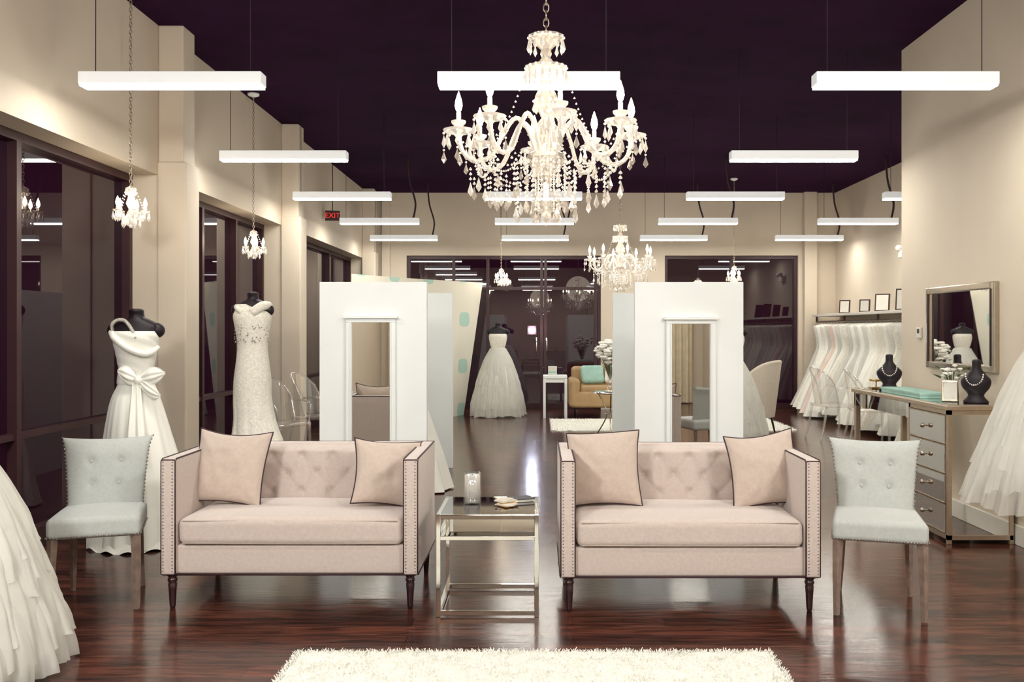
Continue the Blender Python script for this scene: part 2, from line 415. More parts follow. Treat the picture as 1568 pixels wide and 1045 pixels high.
plight('chandelier_glow',(.94,10.4,2.37),6,.3)
def minich():
    b=B(); Z=lambda z:z-3.8
    chain(b,0,0,Z(2.42),-.03,chainm,.017)
    b.lathe([(.0,0),(.06,0),(.055,-.02),(.02,-.035),(.0,-.036)],(0,0,-.001),whitep)
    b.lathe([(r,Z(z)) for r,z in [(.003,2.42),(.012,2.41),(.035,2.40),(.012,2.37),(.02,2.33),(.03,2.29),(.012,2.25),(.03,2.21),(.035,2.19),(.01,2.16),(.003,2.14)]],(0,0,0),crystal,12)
    for i in range(10):
        th=2*pi*i/10; b.gem((.033*math.cos(th),.033*math.sin(th),Z(2.395)),.008,.05,crys2)
        b.gem((.035*math.cos(th),.035*math.sin(th),Z(2.2)),.009,.07,crys2)
    for i in range(5):
        th=2*pi*i/5+.3; C,Sn=math.cos(th),math.sin(th)
        b.tube([(r*C,r*Sn,Z(z)) for r,z in catmull([(.02,2.21),(.05,2.18),(.085,2.19),(.095,2.23)],5)],.006,crys2,6)
        e=(.095*C,.095*Sn,Z(2.23))
        b.lathe([(.004,-.01),(.03,.004),(.034,.01),(.012,.01),(.012,.03)],e,crystal,10)
        b.lathe([(.003,.03),(.012,.045),(.015,.06),(.010,.08),(.001,.105)],e,bulb,8)
        for k in range(5):
            a=2*pi*k/5; b.gem((e[0]+.03*math.cos(a),e[1]+.03*math.sin(a),e[2]),.010,.065,crys2)
        strand(b,(.035*C,.035*Sn,Z(2.39)),e,.01,8,.006,crys2)
        b.gem((.06*C,.06*Sn,Z(2.19)),.011,.075,crys2)
    b.ball((0,0,Z(2.13)),.014,crys2,8)
    return b
mc=minich().done('mini_chandelier',(-2.88,6.36,3.8),recalc=False)
inst(mc,(-2.9,9.16,3.8)); inst(mc,(-.62,14.9,3.8)); inst(mc,(3.1,14.3,3.8))
for i,(x,y) in enumerate(((-2.80,6.36),(-2.82,9.16),(-.62,14.9),(3.1,14.3))): plight('mini_chandelier_glow',(x,y,2.3),4,.08)

# ------------------------------------------------------------------ sofas
def sofa():
    b=B(); W=.642; a=.076; yb=.37; yf=-.36; T=.755; z0=.175
    for s in (-1,1):
        x0,x1=sorted((s*W,s*(W-a)))
        b.rbox(((x0+x1)/2,0,(z0+T)/2),(a/2,(yb-yf)/2,(T-z0)/2),.014,pink,3,4)
        for xx in (x0+.004,x1-.004):
            b.tube([(xx,yf+.001,z0+.01),(xx,yf+.001,T-.012),(xx,yf+.02,T-.001),(xx,yb-.01,T-.001)],.0045,pipe,6)
        b.tube([(x0+.004,yf,T-.006),(x1-.004,yf,T-.006)],.0045,pipe,6)
        for xx in (x0+.015,x1-.015):
            z=z0+.02
            while z<T-.015: b.ball((xx,yf-.001,z),.0062,nail,6); z+=.0165
    b.rbox((0,yb-.05,(z0+T)/2),(W-a+.01,.05,(T-z0)/2),.014,pink,3,6)
    b.tube([(-W+.01,yb-.004,T-.003),(W-.01,yb-.004,T-.003)],.0045,pipe,6)
    w=W-a; px=.17; pz=.20; zb=.43
    btn=[]
    for r,z in enumerate((.695,.595,.495)):
        for k in range(-4,5):
            x=(k+(.5 if r%2==0 else 0))*px
            if abs(x)<w-.03: btn.append((x,z))
    def f(u,v):
        x=(u*2-1)*w; z=zb+v*(T-.008-zb)
        A=(x/px-.5)+(z-.695)/pz; C_=(x/px-.5)-(z-.695)/pz
        da=abs(A-round(A)); dc=abs(C_-round(C_))
        inz=min(1,max(0,(z-.47)/.05))*min(1,max(0,(.72-z)/.04))
        dep=.072-.005*math.exp(-(da/.10)**2)*inz-.005*math.exp(-(dc/.10)**2)*inz
        for bx,bz in btn:
            r2=(x-bx)**2+(z-bz)**2
            if r2<.01: dep-=.022*math.exp(-r2/.0007)
        e=max(0,1-(1-v)*(T-zb)/.035); dep*=math.sqrt(max(0,1-e*e))
        e2=max(0,1-min(u,1-u)*2*w/.02); dep*=math.sqrt(max(0.05,1-e2*e2))
        return (x,yb-.098-dep-.03*(1-v),z)
    b.grid(f,150,56,pink)
    for bx,bz in btn:
        v=(bz-zb)/(T-.008-zb); b.ball((bx,yb-.098-.036-.03*(1-v),bz),.011,pink2,10)
    b.rbox((0,-.0,(z0+.32)/2),(w+.005,.335,(.32-z0)/2),.012,pink,3,4)
    b.tube([(-W+.01,yf+.004,z0+.004),(W-.01,yf+.004,z0+.004)],.006,pipe,6)
    for s in (-1,1): b.tube([(s*(W-.002),yf+.01,z0+.004),(s*(W-.002),yb-.01,z0+.004)],.006,pipe,6)
    def fn(P):
        x,y,z=P
        k=(1-(x/w)**4)*(1-(y/.30)**4)
        return (x+.004*noise.noise(Vector((x*4,y*4,z*9))),y-.012*max(0,1-(x/w)**4)*(1 if y<0 else 0),z+(.02*max(0,k) if z>0 else 0)+.003*noise.noise(Vector((x*6,y*6,2))))
    b.rbox((0,-.075,.386),(w-.004,.275,.066),.036,pink,5,16,fn=fn)
    for zz in (.444,.333):
        b.tube([(-w+.03,-.352,zz),(w-.03,-.352,zz)],.0035,pink2,5)
    pr=[(.010,0),(.013,.004),(.015,.02),(.019,.09),(.022,.125),(.018,.13),(.024,.14),(.024,.15),(.018,.155),(.026,.165),(.027,.18)]
    for x in (-W+.045,W-.045):
        b.lathe(pr,(x,yf+.04,0),dwood,14)
        b.lathe([(.012,0),(.024,.18)],(x,yb-.05,0),dwood,4,False)
    return b
so=sofa().done('loveseat',(-1.243,4.85,0))
inst(so,(.748,4.80,0))

def pillow(seed,s=.2):
    b=B()
    def P(u,v,sg):
        u=u*2-1;v=v*2-1
        x=s*u*(1-.10*(1-v*v)**1)*(1+.015*math.sin(seed+v*2)); z=s*v*(1-.10*(1-u*u))-.012*math.cos(u*1.6+seed*.3)*(v>0)*v
        t=.085*max(0,(1-u**2))**.5*max(0,(1-v**2))**.5
        t*=1+.16*noise.noise(Vector((u*1.7+seed,v*1.7,seed)))
        t+=.012*(noise.noise(Vector((u*3+seed*3,v*3,seed)))) *(1-u*u)*(1-v*v)
        t+=.006*math.sin(14*(abs(u)-abs(v))+seed)*(abs(u*v))**1.5*(1-u**8)*(1-v**8)
        return (x,sg*t,z)
    b.grid(lambda u,v:P(u,v,-1),48,48,pink2); b.grid(lambda u,v:P(u,v,1),36,36,pink2)
    pts=[]
    for k in range(24): pts.append(P(k/24,0,1))
    for k in range(24): pts.append(P(1,k/24,1))
    for k in range(24): pts.append(P(1-k/24,1,1))
    for k in range(24): pts.append(P(0,1-k/24,1))
    b.tube([(p[0],0,p[2]) for p in pts],.0045,pipe,6,closed=True)
    return b
pillow(1).done('throw_pillow',(-1.655,4.84,.662),(R(-16),R(4),R(-4)))
pillow(5,.185).done('throw_pillow',(-.815,4.83,.632),(R(-24),R(10),R(24)))
pillow(9).done('throw_pillow',(.345,4.82,.655),(R(-16),R(-2),R(-6)))
pillow(3).done('throw_pillow',(1.205,4.83,.652),(R(-17),R(-3),R(10)))

# ------------------------------------------------------------------ dining chairs
def chair():
    b=B()
    w=.25
    def fn(P):
        x,y,z=P; k=(1-(x/w)**2)*(1-(y/.24)**2); tap=1-.08*(y+.24)/.48
        return (x*tap,y,z+(.02*k if z>0 else 0))
    b.rbox((0,-.0,.422),(w,.24,.052),.03,chairf,5,8,fn=fn)
    k=-w+.01
    while k<w-.005: b.ball((k,-.241,.382),.0055,nail,6); k+=.0165
    k=-.23
    while k<.2:
        t=1-.08*(k+.24)/.48
        for s in (-1,1): b.ball((s*w*t,k,.382),.0055,nail,6)
        k+=.0165
    btn=[(-.085,.70),(.085,.70),(-.075,.585),(.075,.585)]
    def prof(v):
        z=.44+v*.37
        hw=.212+.036*v**1.5+.012*max(0,(v-.8)/.2)**2
        y=.17+.08*v+.03*max(0,(v-.75)/.25)**2
        return z,hw,y
    def f(u,v,sg):
        z,hw,y=prof(v); x=(u*2-1)
        th=.032*(max(0,1-abs(x)**6))**.5*(max(0.0,1-abs(2*v-1)**10))**.5
        if sg<0:
            for bx,bz in btn:
                r2=(x*hw-bx)**2+(z-bz)**2; th-=.020*math.exp(-r2/.0006)
            th+=.008*(1-x*x)
        zt=z+ (.012*(x*x)*v if v>.5 else 0)
        return (x*hw,y+sg*th-.012*(1-x*x),zt)
    b.grid(lambda u,v:f(u,v,-1),50,44,chairf); b.grid(lambda u,v:f(u,v,1),20,24,chairf)
    for bx,bz in btn:
        v=(bz-.44)/.37; z,hw,y=prof(v); b.ball((bx,y-.012-.02,bz),.010,chairf,10)
    for v in [i/20 for i in range(21)]:
        z,hw,y=prof(v)
        for s in (-1,1): b.ball((s*(hw+.001),y-.012,z+.012*v),.005,nail,6)
    for s in (-1,1):
        b.loft([(0.001,.017,.017,s*.226,-.21),(.2,.023,.023,s*.224,-.208),(.375,.029,.029,s*.218,-.205)],gwood,4,2,smooth=False,M4=None)
        P=[(0.001,.014,.014,s*.20,.27),(.15,.019,.019,s*.192,.235),(.37,.026,.026,s*.185,.19)]
        b.loft(P,gwood,4,4,smooth=False)
    return b
cc=chair().done('dining_chair',(-2.255,4.64,0),(0,0,R(17))); cc.scale=(.86,.90,1)
inst(cc,(1.705,4.54,0),(0,0,R(-17)),(.88,.90,1))

# ------------------------------------------------------------------ side table + things
b=B(); x0,x1,y0,y1=-.5,.0,4.38,4.86; r=.011
for x in (x0+r,x1-r):
    for y in (y0+r,y1-r): b.box(x-r,x+r,y-r,y+r,0,.50,chrome,.002)
for z in (.02,.385,.488):
    for y in (y0+r,y1-r): b.box(x0+.02,x1-.02,y-r,y+r,z-.011,z+.011,chrome,.002)
    for x in (x0+r,x1-r): b.box(x-r,x+r,y0+.02,y1-.02,z-.011,z+.011,chrome,.002)
b.box(x0+.02,x1-.02,y0+.02,y1-.02,.385,.394,mirror); b.box(x0+.02,x1-.02,y0+.02,y1-.02,.489,.499,blackglass)
b.done('side_table')
b=B(); b.lathe([(.0,0),(.044,0),(.046,.004),(.046,.155),(.041,.158),(.041,.02),(0,.02)],(0,0,0),gclear,28); b.lathe([(.0,.006),(.039,.006),(.04,.14),(.036,.146),(.01,.142),(.0,.142)],(0,0,0),candle,28)
b.tube([(0,0,.142),(0.002,0,.154)],.0012,black,5); b.done('pillar_candle',(-.345,4.68,.501))
b=B()
for i in range(6):
    m=[gold,paper,creamf][i%3]; b.box(-.05,.05,-.035,.035,.0005+i*.004,.004+i*.004,m,0,Matrix.Rotation(R(-50+i*24),4,'Z')@Matrix.Translation((.03,0,0)))
b.done('coaster_fan',(-.19,4.62,.501))
b=B(); b.box(-.06,.06,-.045,.045,.0,.012,paper); b.box(-.062,.062,-.047,.047,.012,.015,black); b.done('booklet',(-.095,4.74,.501),(0,0,R(18)))

# ------------------------------------------------------------------ shag rugs
def rug(w,l,name,loc,n,hs=1):
    b=B()
    b.grid(lambda u,v:((u-.5)*w,(v-.5)*l,.018+.008*noise.noise(Vector((u*w*14,v*l*14,0)))-(.016 if min(u,1-u,v,1-v)<1e-6 else 0)),int(w*40),int(l*40),rugm)
    vs=[];fs=[]
    for i in range(n):
        x=random.uniform(-.5,.5)*(w+.015); y=random.uniform(-.5,.5)*(l+.015); h=random.uniform(.016,.032)*hs; a=random.random()*2*pi; r=.0032
        dx,dy=random.uniform(-.014,.014),random.uniform(-.014,.014)
        k=len(vs)
        vs+=[(x-r*math.cos(a),y-r*math.sin(a),.008),(x+r*math.cos(a),y+r*math.sin(a),.008),(x+dx+r*.5*math.cos(a),y+dy+r*.5*math.sin(a),h),(x+dx-r*.5*math.cos(a),y+dy-r*.5*math.sin(a),h)]
        fs.append((k,k+1,k+2,k+3))
    b.add(vs,fs,rugm)
    return b.done(name,loc,recalc=False)
rug(2.03,1.5,'shag_rug',(-.022,3.13,0),90000,.85)
rug(1.25,1.5,'shag_rug',(.8,13.2,0),6000)
rug(.85,1.9,'shag_rug',(3.15,13.4,0),6000)

# ------------------------------------------------------------------ fitting booths with mirrors
def booth(x0,x1,outer):
    b=B(); Y1,Y2=7.0,9.1; h=1.77; t=.06
    b.box(x0,x1,Y1,Y1+t,0,h,whitep,.004); b.box(x0,x1,Y2,Y2+t,0,h,whitep,.004)
    xo=x0 if outer<0 else x1-t
    b.box(xo,xo+t,Y1+t,Y2,0,h,whitep)
    return b
def wallmirror(b,cx,w,z0,z1,y,mat=whitep):
    f=.045
    b.box(cx-w/2,cx+w/2,y-.02,y,z0,z1,mirror)
    for s in (-1,1): 
        xa,xb=sorted((cx+s*w/2,cx+s*(w/2+f))); b.box(xa,xb,y-.04,y,z0-f,z1,mat,.006)
        xa,xb=sorted((cx+s*(w/2+.004),cx+s*(w/2+.014))); b.box(xa,xb,y-.05,y-.03,z0-f,z1,mat,.002)
    b.box(cx-w/2-f,cx+w/2+f,y-.04,y,z0-f,z0,mat,.004)
    b.box(cx-w/2-f,cx+w/2+f,y-.04,y,z1,z1+.03,mat,.004); b.box(cx-w/2-f-.018,cx+w/2+f+.018,y-.06,y,z1+.03,z1+.05,mat,.004)
b=booth(-1.704,-.87,-1); wallmirror(b,-1.30,.295,.25,1.455,7.0); b.done('fitting_booth')
b=booth(.745,1.59,1); wallmirror(b,1.178,.295,.25,1.445,7.0); b.done('fitting_booth')

# ------------------------------------------------------------------ gowns on mannequins
def bust(b,zc=1.36,sc=1,neck=.2,mat=None):
    mat=mat or black
    b.loft([(zc-.42,.09*sc,.075*sc,0,0),(zc-.28,.092*sc,.075*sc,0,0),(zc-.14,.105*sc,.083*sc,0,0),(zc-.02,.128*sc,.094*sc,0,-.004),(zc+.06,.150*sc,.08*sc,0,0),(zc+.10,.148*sc,.068*sc,0,.005),(zc+.13,.10*sc,.06*sc,0,.01),(zc+.15,.055*sc,.052*sc,0,.012),(zc+.17,.047*sc,.048*sc,0,.01),(zc+neck,.046*sc,.046*sc,0,.0),(zc+neck+.01,.02,.02,0,0)],mat,28,4)
    for s in (-1,1): b.ball((s*.14*sc,.0,zc+.065),.045*sc,mat,12,1.1)
def stand(b):
    b.tube([(0,0,.01),(0,0,1.0)],.014,chrome,8); b.lathe([(.0,0),(.15,0),(.15,.01),(.02,.02),(.0,.02)],(0,0,.001),chrome,24)
def foldf(n,amp,seed,t0=.25,zn=0,pw=1.2):
    def f(th,t,z):
        a=amp*max(0,(t-t0)/(1-t0))**pw
        k=1+a*(math.sin(n*th+seed+1.5*math.sin(th*2+seed))+.5*math.sin(round(n*2.3)*th+seed*2))
        k+=a*.9*noise.noise(Vector((math.cos(th)*2+seed,math.sin(th)*2,t*1.2)))
        dz=zn*noise.noise(Vector((math.cos(th)*3,math.sin(th)*3,seed)))*max(0,t-.6)
        return k,dz
    return f
b=B(); stand(b); bust(b,1.33)
def pleat(th,t,z): return 1+.012*math.sin(z*110+th*5+2*math.sin(th)),0
b.loft([(1.39,.145,.10,0,0),(1.35,.15,.115,0,-.005),(1.22,.125,.10,0,0),(1.12,.108,.09,0,0),(1.06,.108,.09,0,0)],satin,72,9,pleat,cap=False)
b.loft([(1.08,.108,.09,0,0),(1.03,.118,.10,0,0),(.9,.165,.15,.0,0),(.6,.23,.22,.02,.01),(.3,.28,.28,.05,.02),(.012,.31,.30,.08,-.06)],satin,200,8,foldf(9,.05,1.3,.15),cap=False)
b.tube(catmull([(-.135,-.03,1.38),(-.135,-.06,1.43),(-.10,-.055,1.462),(-.05,-.06,1.455),(.0,-.09,1.40),(.035,-.11,1.34)],5),.013,sequin,8)
b.tube(catmull([(-.15,-.02,1.385),(-.10,-.1,1.34),(0,-.125,1.27),(.10,-.10,1.24),(.135,0,1.28)],6),.022,satin,8)
b.loft([(1.115,.112,.095,0,0),(1.09,.117,.10,0,0),(1.05,.120,.103,0,0),(1.035,.116,.1,0,0)],satin,40,4,cap=False)
for (sx,sz,l) in ((1,.03,.17),(-1,.04,.13),(1,-.07,.14)):
    def f(u,v,sx=sx,sz=sz,l=l):
        x=.05+sx*u*l; wd=.012+.05*math.sin(pi*min(1,u*1.05))**.7
        return (x,-.115-.035*math.sin(pi*u)*math.cos((v-.5)*pi*1.0)-.006*math.sin(v*20),1.07+sz*u*1.5+(v-.5)*2*wd)
    b.grid(f,20,14,satin)
b.ball((.05,-.125,1.07),.026,satin,12,1.2)
def tail(u,v): return (.04+.05*v+(u-.5)*(.05+.10*v),-.125-.16*v-.012*math.sin(u*12),1.05-.52*v)
b.grid(tail,16,20,satin)
b.grid(lambda u,v:(-.22+.56*u,-.26-.16*math.sin(pi*u)*v,.008+.12*(1-v)**2+.01*math.sin(u*26)*v),40,14,satin)
b.done('gown_on_mannequin',(-2.68,6.0,0),(0,0,R(6)))
b=B(); stand(b); bust(b,1.49,.93)
b.loft([(1.60,.06,.07,-.075,0),(1.55,.13,.098,-.01,0),(1.50,.15,.122,0,-.005),(1.38,.13,.112,0,0),(1.26,.118,.102,0,0),(1.14,.128,.12,0,0),(1.0,.145,.135,0,0),(.85,.15,.14,.0,0),(.65,.17,.16,.02,0),(.4,.24,.23,.05,0),(.2,.32,.3,.1,-.02),(.012,.42,.38,.15,-.05)],lace,160,6,foldf(8,.05,4,.55),cap=False)
b.tube(catmull([(.03,-.11,1.53),(.09,-.085,1.58),(.12,0,1.59),(.1,.06,1.56)],4),.036,lace,10)
b.tube(catmull([(-.05,-.10,1.53),(-.10,-.07,1.57),(-.12,0,1.58),(-.1,.06,1.56)],4),.022,lace,8)
for i in range(90):
    th=random.uniform(-pi,0); z=random.uniform(1.3,1.54); b.ball((.137*math.cos(th),.117*math.sin(th),z),.006,sequin,6)
b.done('gown_on_mannequin',(-2.27,7.15,0))
def ballgown(name,loc,rs=.46,zw=1.05,hem=.02,top=1.36,layers=5,rot=0,seed=0,lean=0,mat=None,inner=True,pw=.62):
    mat=mat or tulle
    b=B(); stand(b); bust(b,top)
    b.loft([(top+.03,.14,.105,0,0),(top-.03,.148,.115,0,-.005),(top-.15,.125,.104,0,0),(min(zw,top-.2),.108,.092,0,0),(min(zw,top-.2)-.05,.12,.105,0,0)],lace,56,5,cap=False)
    L=lambda z:lean*max(0,(zw-z)/(zw-hem))
    if inner: b.loft([(zw,.10,.09,0,0),(zw-.15,.2*rs/.46,.2*rs/.46,L(zw-.15),0),(zw*.5+hem*.5,rs*.78,rs*.78,L(zw*.5+hem*.5),0),(hem+.01,rs*.9,rs*.9,L(hem),0)],tulle2,96,6,foldf(11,.05,seed,.1),cap=False)
    for k in range(layers):
        zt=zw-.02-(zw-hem)*.62*k/layers; zb_=max(hem,zw-(zw-hem)*(.45+.55*(k+1)/layers))
        def rad(z): 
            t=(zw-z)/(zw-hem); return .10+(rs-.10)*(max(t,0)**pw)
        za,zc=(zt*2+zb_)/3,(zt+zb_*2)/3
        sec=[(zt,rad(zt),rad(zt),L(zt),0),(za,rad(za)*1.06,rad(za)*1.06,L(za),0),(zc,rad(zc)*1.07,rad(zc)*1.07,L(zc),0),(zb_,rad(zb_)*1.03,rad(zb_)*1.03,L(zb_),0)]
        ff=foldf(15+k*2,.055,seed+k*1.7,.1,.10)
        def f2(th,t,z,ff=ff,k=k):
            a,dz=ff(th,t,z); a+=.05*t*noise.noise(Vector((math.cos(th)*6+k*3,math.sin(th)*6,z*7))); return a,dz+(.03*noise.noise(Vector((math.cos(th)*9,math.sin(th)*9,seed+k))) if t>.8 and zb_>hem+.01 else 0)
        b.loft(sec,mat,200,6,f2,cap=False)
    return b.done(name,loc,(0,0,R(rot)))
ballgown('gown_on_mannequin',(-.66,14.6,0),.43,1.12,.02,1.30,seed=2)
ballgown('gown_on_mannequin',(-2.44,3.64,0),.47,.98,.03,1.33,7,seed=5)
ballgown('gown_on_mannequin',(2.36,11.0,0),.42,1.05,.02,1.3,4,seed=8)
ballgown('gown_on_mannequin',(2.87,4.95,0),.33,1.40,.44,1.66,5,seed=3,lean=-.17,mat=wisp,inner=False,pw=.62)
for (x,y,sd,cx) in ((-1.22,7.95,1,.05),(1.14,8.0,4,-.06)):
    b=B(); stand(b); bust(b,1.33)
    b.loft([(1.37,.14,.11,0,0),(1.3,.15,.12,0,0),(1.1,.11,.092,0,0),(.95,.15,.14,0,0),(.6,.25,.24,cx*.4,0),(.3,.33,.32,cx*.8,0),(.012,.40,.42,cx,0)],satin,120,6,foldf(9,.05,sd,.3),cap=False)
    b.done('gown_on_mannequin',(x,y,0))

# ------------------------------------------------------------------ mirrored desk (right)
b=B(); X0,X1,Ya,Yb=2.66,3.09,5.86,7.6; T=.905
b.box(X0-.02,X1,Ya-.02,Yb+.02,T-.03,T,champ,.004); b.box(X0,X1-.02,Ya,Yb,T,T+.006,mirror)
def ped(ya,yb):
    f=.028
    for x in (X0,X1-f):
        for y in (ya,yb-f): b.box(x,x+f,y,y+f,0,T-.03,champ,.003)
    for z in (.03,T-.06):
        b.box(X0,X1,ya,ya+f,z,z+.03,champ); b.box(X0,X1,yb-f,yb,z,z+.03,champ); b.box(X0,X0+f,ya,yb,z,z+.03,champ)
    b.box(X0+f,X1-f,ya+.008,ya+.014,.06,T-.06,mirror); b.box(X0+f,X1-f,yb-.014,yb-.008,.06,T-.06,mirror)
    b.box(X0+.012,X0+.016,ya+f,yb-f,.06,T-.06,mirror)
    n=4; hh=(T-.13)/n
    for i in range(n):
        z=.068+i*hh; b.box(X0-.006,X0+.012,ya+f+.006,yb-f-.006,z+.006,z+hh-.006,mirror,.004)
        for zz in (z+.002,z+hh-.008): b.box(X0-.01,X0+.004,ya+f+.002,yb-f-.002,zz,zz+.006,champ)
        b.tube([(X0-.006,(ya+yb)/2,z+hh/2),(X0-.025,(ya+yb)/2,z+hh/2)],.006,silver,8)
        b.ball((X0-.034,(ya+yb)/2,z+hh/2),.017,silver,12)
ped(Ya,Ya+.62)
f=.04
for x in (X0,X1-f):
    b.box(x,x+f,Yb-f,Yb,0,T-.03,champ,.003)
    b.box(x-.004 if x==X0 else x,x+f,Yb-f-.22,Yb-.20,T-.15,T-.03,champ,.003)
b.box(X0,X0+.02,Ya+.62,Yb-f,T-.14,T-.03,mirror); b.box(X1-.03,X1-.01,Ya+.62,Yb-f,T-.14,T-.03,mirror)
b.box(X0,X1,Yb-.02,Yb,T-.14,T-.03,mirror); b.box(X0+.01,X0+.03,Ya+.62,Yb-f,.08,.11,champ)
b.done('mirrored_desk')
DT=T+.0065
b=B(); b.box(-.10,.10,-.36,.36,0,.03,teal,.004); b.box(-.105,.105,-.365,.365,.022,.04,teal,.004); b.done('gift_box',(2.79,6.72,DT))
def jbust():
    b=B()
    b.loft([(0,.075,.045,0,0),(.01,.08,.05,0,0),(.05,.05,.03,0,0),(.10,.085,.05,0,0),(.15,.095,.05,0,.0),(.19,.06,.04,0,.01),(.23,.03,.03,0,.015),(.28,.028,.028,0,.015),(.29,.01,.01,0,.015)],black,24,4)
    for i in range(15):
        a=pi*(i/14); b.ball((.055*math.cos(a),-.052+.012*abs(math.cos(a)),.19-.07*math.sin(a)),.006,crys2,6)
    return b
jb=jbust().done('jewelry_bust',(2.82,7.25,DT),(0,0,R(-20))); inst(jb,(2.92,6.02,DT),(0,0,R(-40)))
def pframe(w=.12,h=.16):
    b=B(); m=Matrix.Rotation(R(-12),4,'X')
    b.box(-w/2,w/2,-.008,.008,0,h,silver,.003,m); b.box(-w/2+.015,w/2-.015,-.011,-.008,.015,h-.015,paper,0,m); b.box(-.01,.01,.0,.06,.0,.008,silver)
    return b
pf=pframe(.10,.14).done('picture_frame',(2.78,6.10,DT+.001),(0,0,R(-25))); inst(pf,(2.86,6.25,DT+.001),(0,0,R(-15)))
def bouquet(name,loc,r,nf,vase=True,vh=.2,vr=.06):
    b=B()
    if vase: b.lathe([(0,0),(vr*.7,0),(vr,.02+vh*.3),(vr*.8,vh*.8),(vr*.9,vh),(vr*.8,vh),(vr*.6,vh*.5),(0,.02)],(0,0,0),gclear,20)
    for i in range(nf):
        d=Vector((random.gauss(0,1),random.gauss(0,1),random.gauss(.2,.8))).normalized()*r*random.uniform(.6,1); c=Vector((0,0,vh+r*.7))+Vector((d.x,d.y,d.z*.8))
        b.tube([(0,0,vh*.4),tuple(c)],.003,leafm,4)
        for k in range(7):
            a=2*pi*k/7; e=Vector((math.cos(a),math.sin(a),.3))*r*.14
            b.ball(tuple(c+e),r*.13,petal,6,.7)
        b.ball(tuple(c),r*.15,petal,6)
    for i in range(nf//2):
        a=random.random()*2*pi; p=Vector((math.cos(a)*r*1.05,math.sin(a)*r*1.05,vh+r*random.uniform(.1,1.2)))
        b.add([tuple(p),tuple(p+Vector((.02,.02,.01))),tuple(p+Vector((math.cos(a)*.05,math.sin(a)*.05,.03))),tuple(p+Vector((-.02,-.01,.02)))],[(0,1,2,3)],leafm)
    return b.done(name,loc,recalc=False)
bouquet('flower_vase',(2.99,6.52,DT),.075,18,True,.12,.05)
b=B(); 
b.box(-.05,.05,-.04,.04,0,.012,gold); b.tube([(0,0,.01),(0,0,.06)],.005,gold); b.lathe([(0,.06),(.05,.06),(.055,.075),(0,.075)],(0,0,0),gold); b.done('ring_dish',(2.8,7.48,DT))
b=B(); y0,y1,z0,z1=6.10,7.18,1.10,1.73; f=.05; x=XR
b.box(x-.02,x-.012,y0+f,y1-f,z0+f,z1-f,mirror)
for (a,c,d,e) in ((y0,y0+f,z0,z1),(y1-f,y1,z0,z1),(y0+f,y1-f,z0,z0+f),(y0+f,y1-f,z1-f,z1)):
    b.box(x-.04,x,a,c,d,e,silver,.008)
for (a,c,d,e) in ((y0+f-.01,y0+f,z0+f,z1-f),(y1-f,y1-f+.01,z0+f,z1-f)): b.box(x-.046,x-.03,a,c,d,e,dwood)
b.done('wall_mirror')
b=B(); b.box(XR-.02,XR-.001,7.33,7.40,1.33,1.42,trimw,.004); b.box(XR-.022,XR-.02,7.345,7.385,1.37,1.405,framem); b.done('thermostat')

# ------------------------------------------------------------------ gown rack (shelf, rail, gowns) + frames on far right
b=B()
b.box(4.72,XF-.004,8.4,15.55,1.62,1.66,trimw,.004)
b.tube([(4.78,8.4,1.53),(4.78,15.5,1.53)],.014,bakerack)
y=8.5
while y<15.6: b.box(4.765,4.795,y-.01,y+.01,1.53,1.62,bakerack); y+=1.4
random.seed(11); y=8.6; k=0
fab=[satin,lace,tulle2,tulle2,M('gown_champagne',(232,216,192),.6,var=.08),M('gown_blush',(234,214,202),.6,var=.08),tulle2,satin]
while y<15.3:
    m=fab[random.randrange(len(fab))]; dx=random.uniform(-.06,.08); sd=random.random()*9; ln=random.uniform(.03,.2); fl=random.uniform(.8,1.25)
    b.loft([(1.50,.02,.012,4.8,y),(1.46,.16,.03,4.8,y),(1.38,.15,.05,4.8,y),(1.12,.11,.07,4.8,y),(.9,.17*fl,.09,4.77,y),(.5,.26*fl,.13,4.68+dx,y+random.uniform(-.04,.04)),(ln,.34*fl,.17,4.60+dx,y+random.uniform(-.08,.08))],m,64,5,foldf(9,.10,sd,.2),cap=False)
    b.tube(catmull([(4.78,y,1.55),(4.8,y,1.52),(4.8,y,1.50),(4.68,y,1.47)],3),.004,bakerack,5)
    y+=random.uniform(.12,.2)
b.done('gown_rack')
for i,(y,h) in enumerate(((14.6,.22),(13.7,.2),(13.0,.26),(12.2,.3),(11.5,.3))):
    b=B(); m=Matrix.Rotation(R(-10),4,'X'); w=h*.8
    b.box(-w/2,w/2,-.01,.01,0,h,framem,.003,m); b.box(-w/2+.02,w/2-.02,-.013,-.01,.02,h-.02,paper,0,m); b.box(-.01,.01,0,.08,0,.01,framem)
    b.done('picture_frame',(4.95,y,1.662),(0,0,R(-35)))
b=B(); b.box(XF-.08,XF-.001,12.55,12.85,2.42,2.53,trimw,.006)
for y in (12.6,12.8): b.ball((XF-.09,y,2.56),.045,trimw,12)
b.done('emergency_light')
b=B(); b.box(-.10,.10,-.015,.015,-.07,.07,framem,.004); b.tube([(0,0,.07),(0,0,.80)],.006,wire)
ex=b.done('exit_sign',(-2.86,12.5,2.98),(0,0,R(10)))
cu=bpy.data.curves.new('sign_text','FONT'); cu.body='EXIT'; cu.size=.10; cu.align_x='CENTER'; cu.align_y='CENTER'; cu.extrude=.002
to=bpy.data.objects.new('sign_text',cu); S.collection.objects.link(to); to.parent=ex; to.location=(0,-.018,0); to.rotation_euler=(R(90),0,0); cu.materials.append(redm)

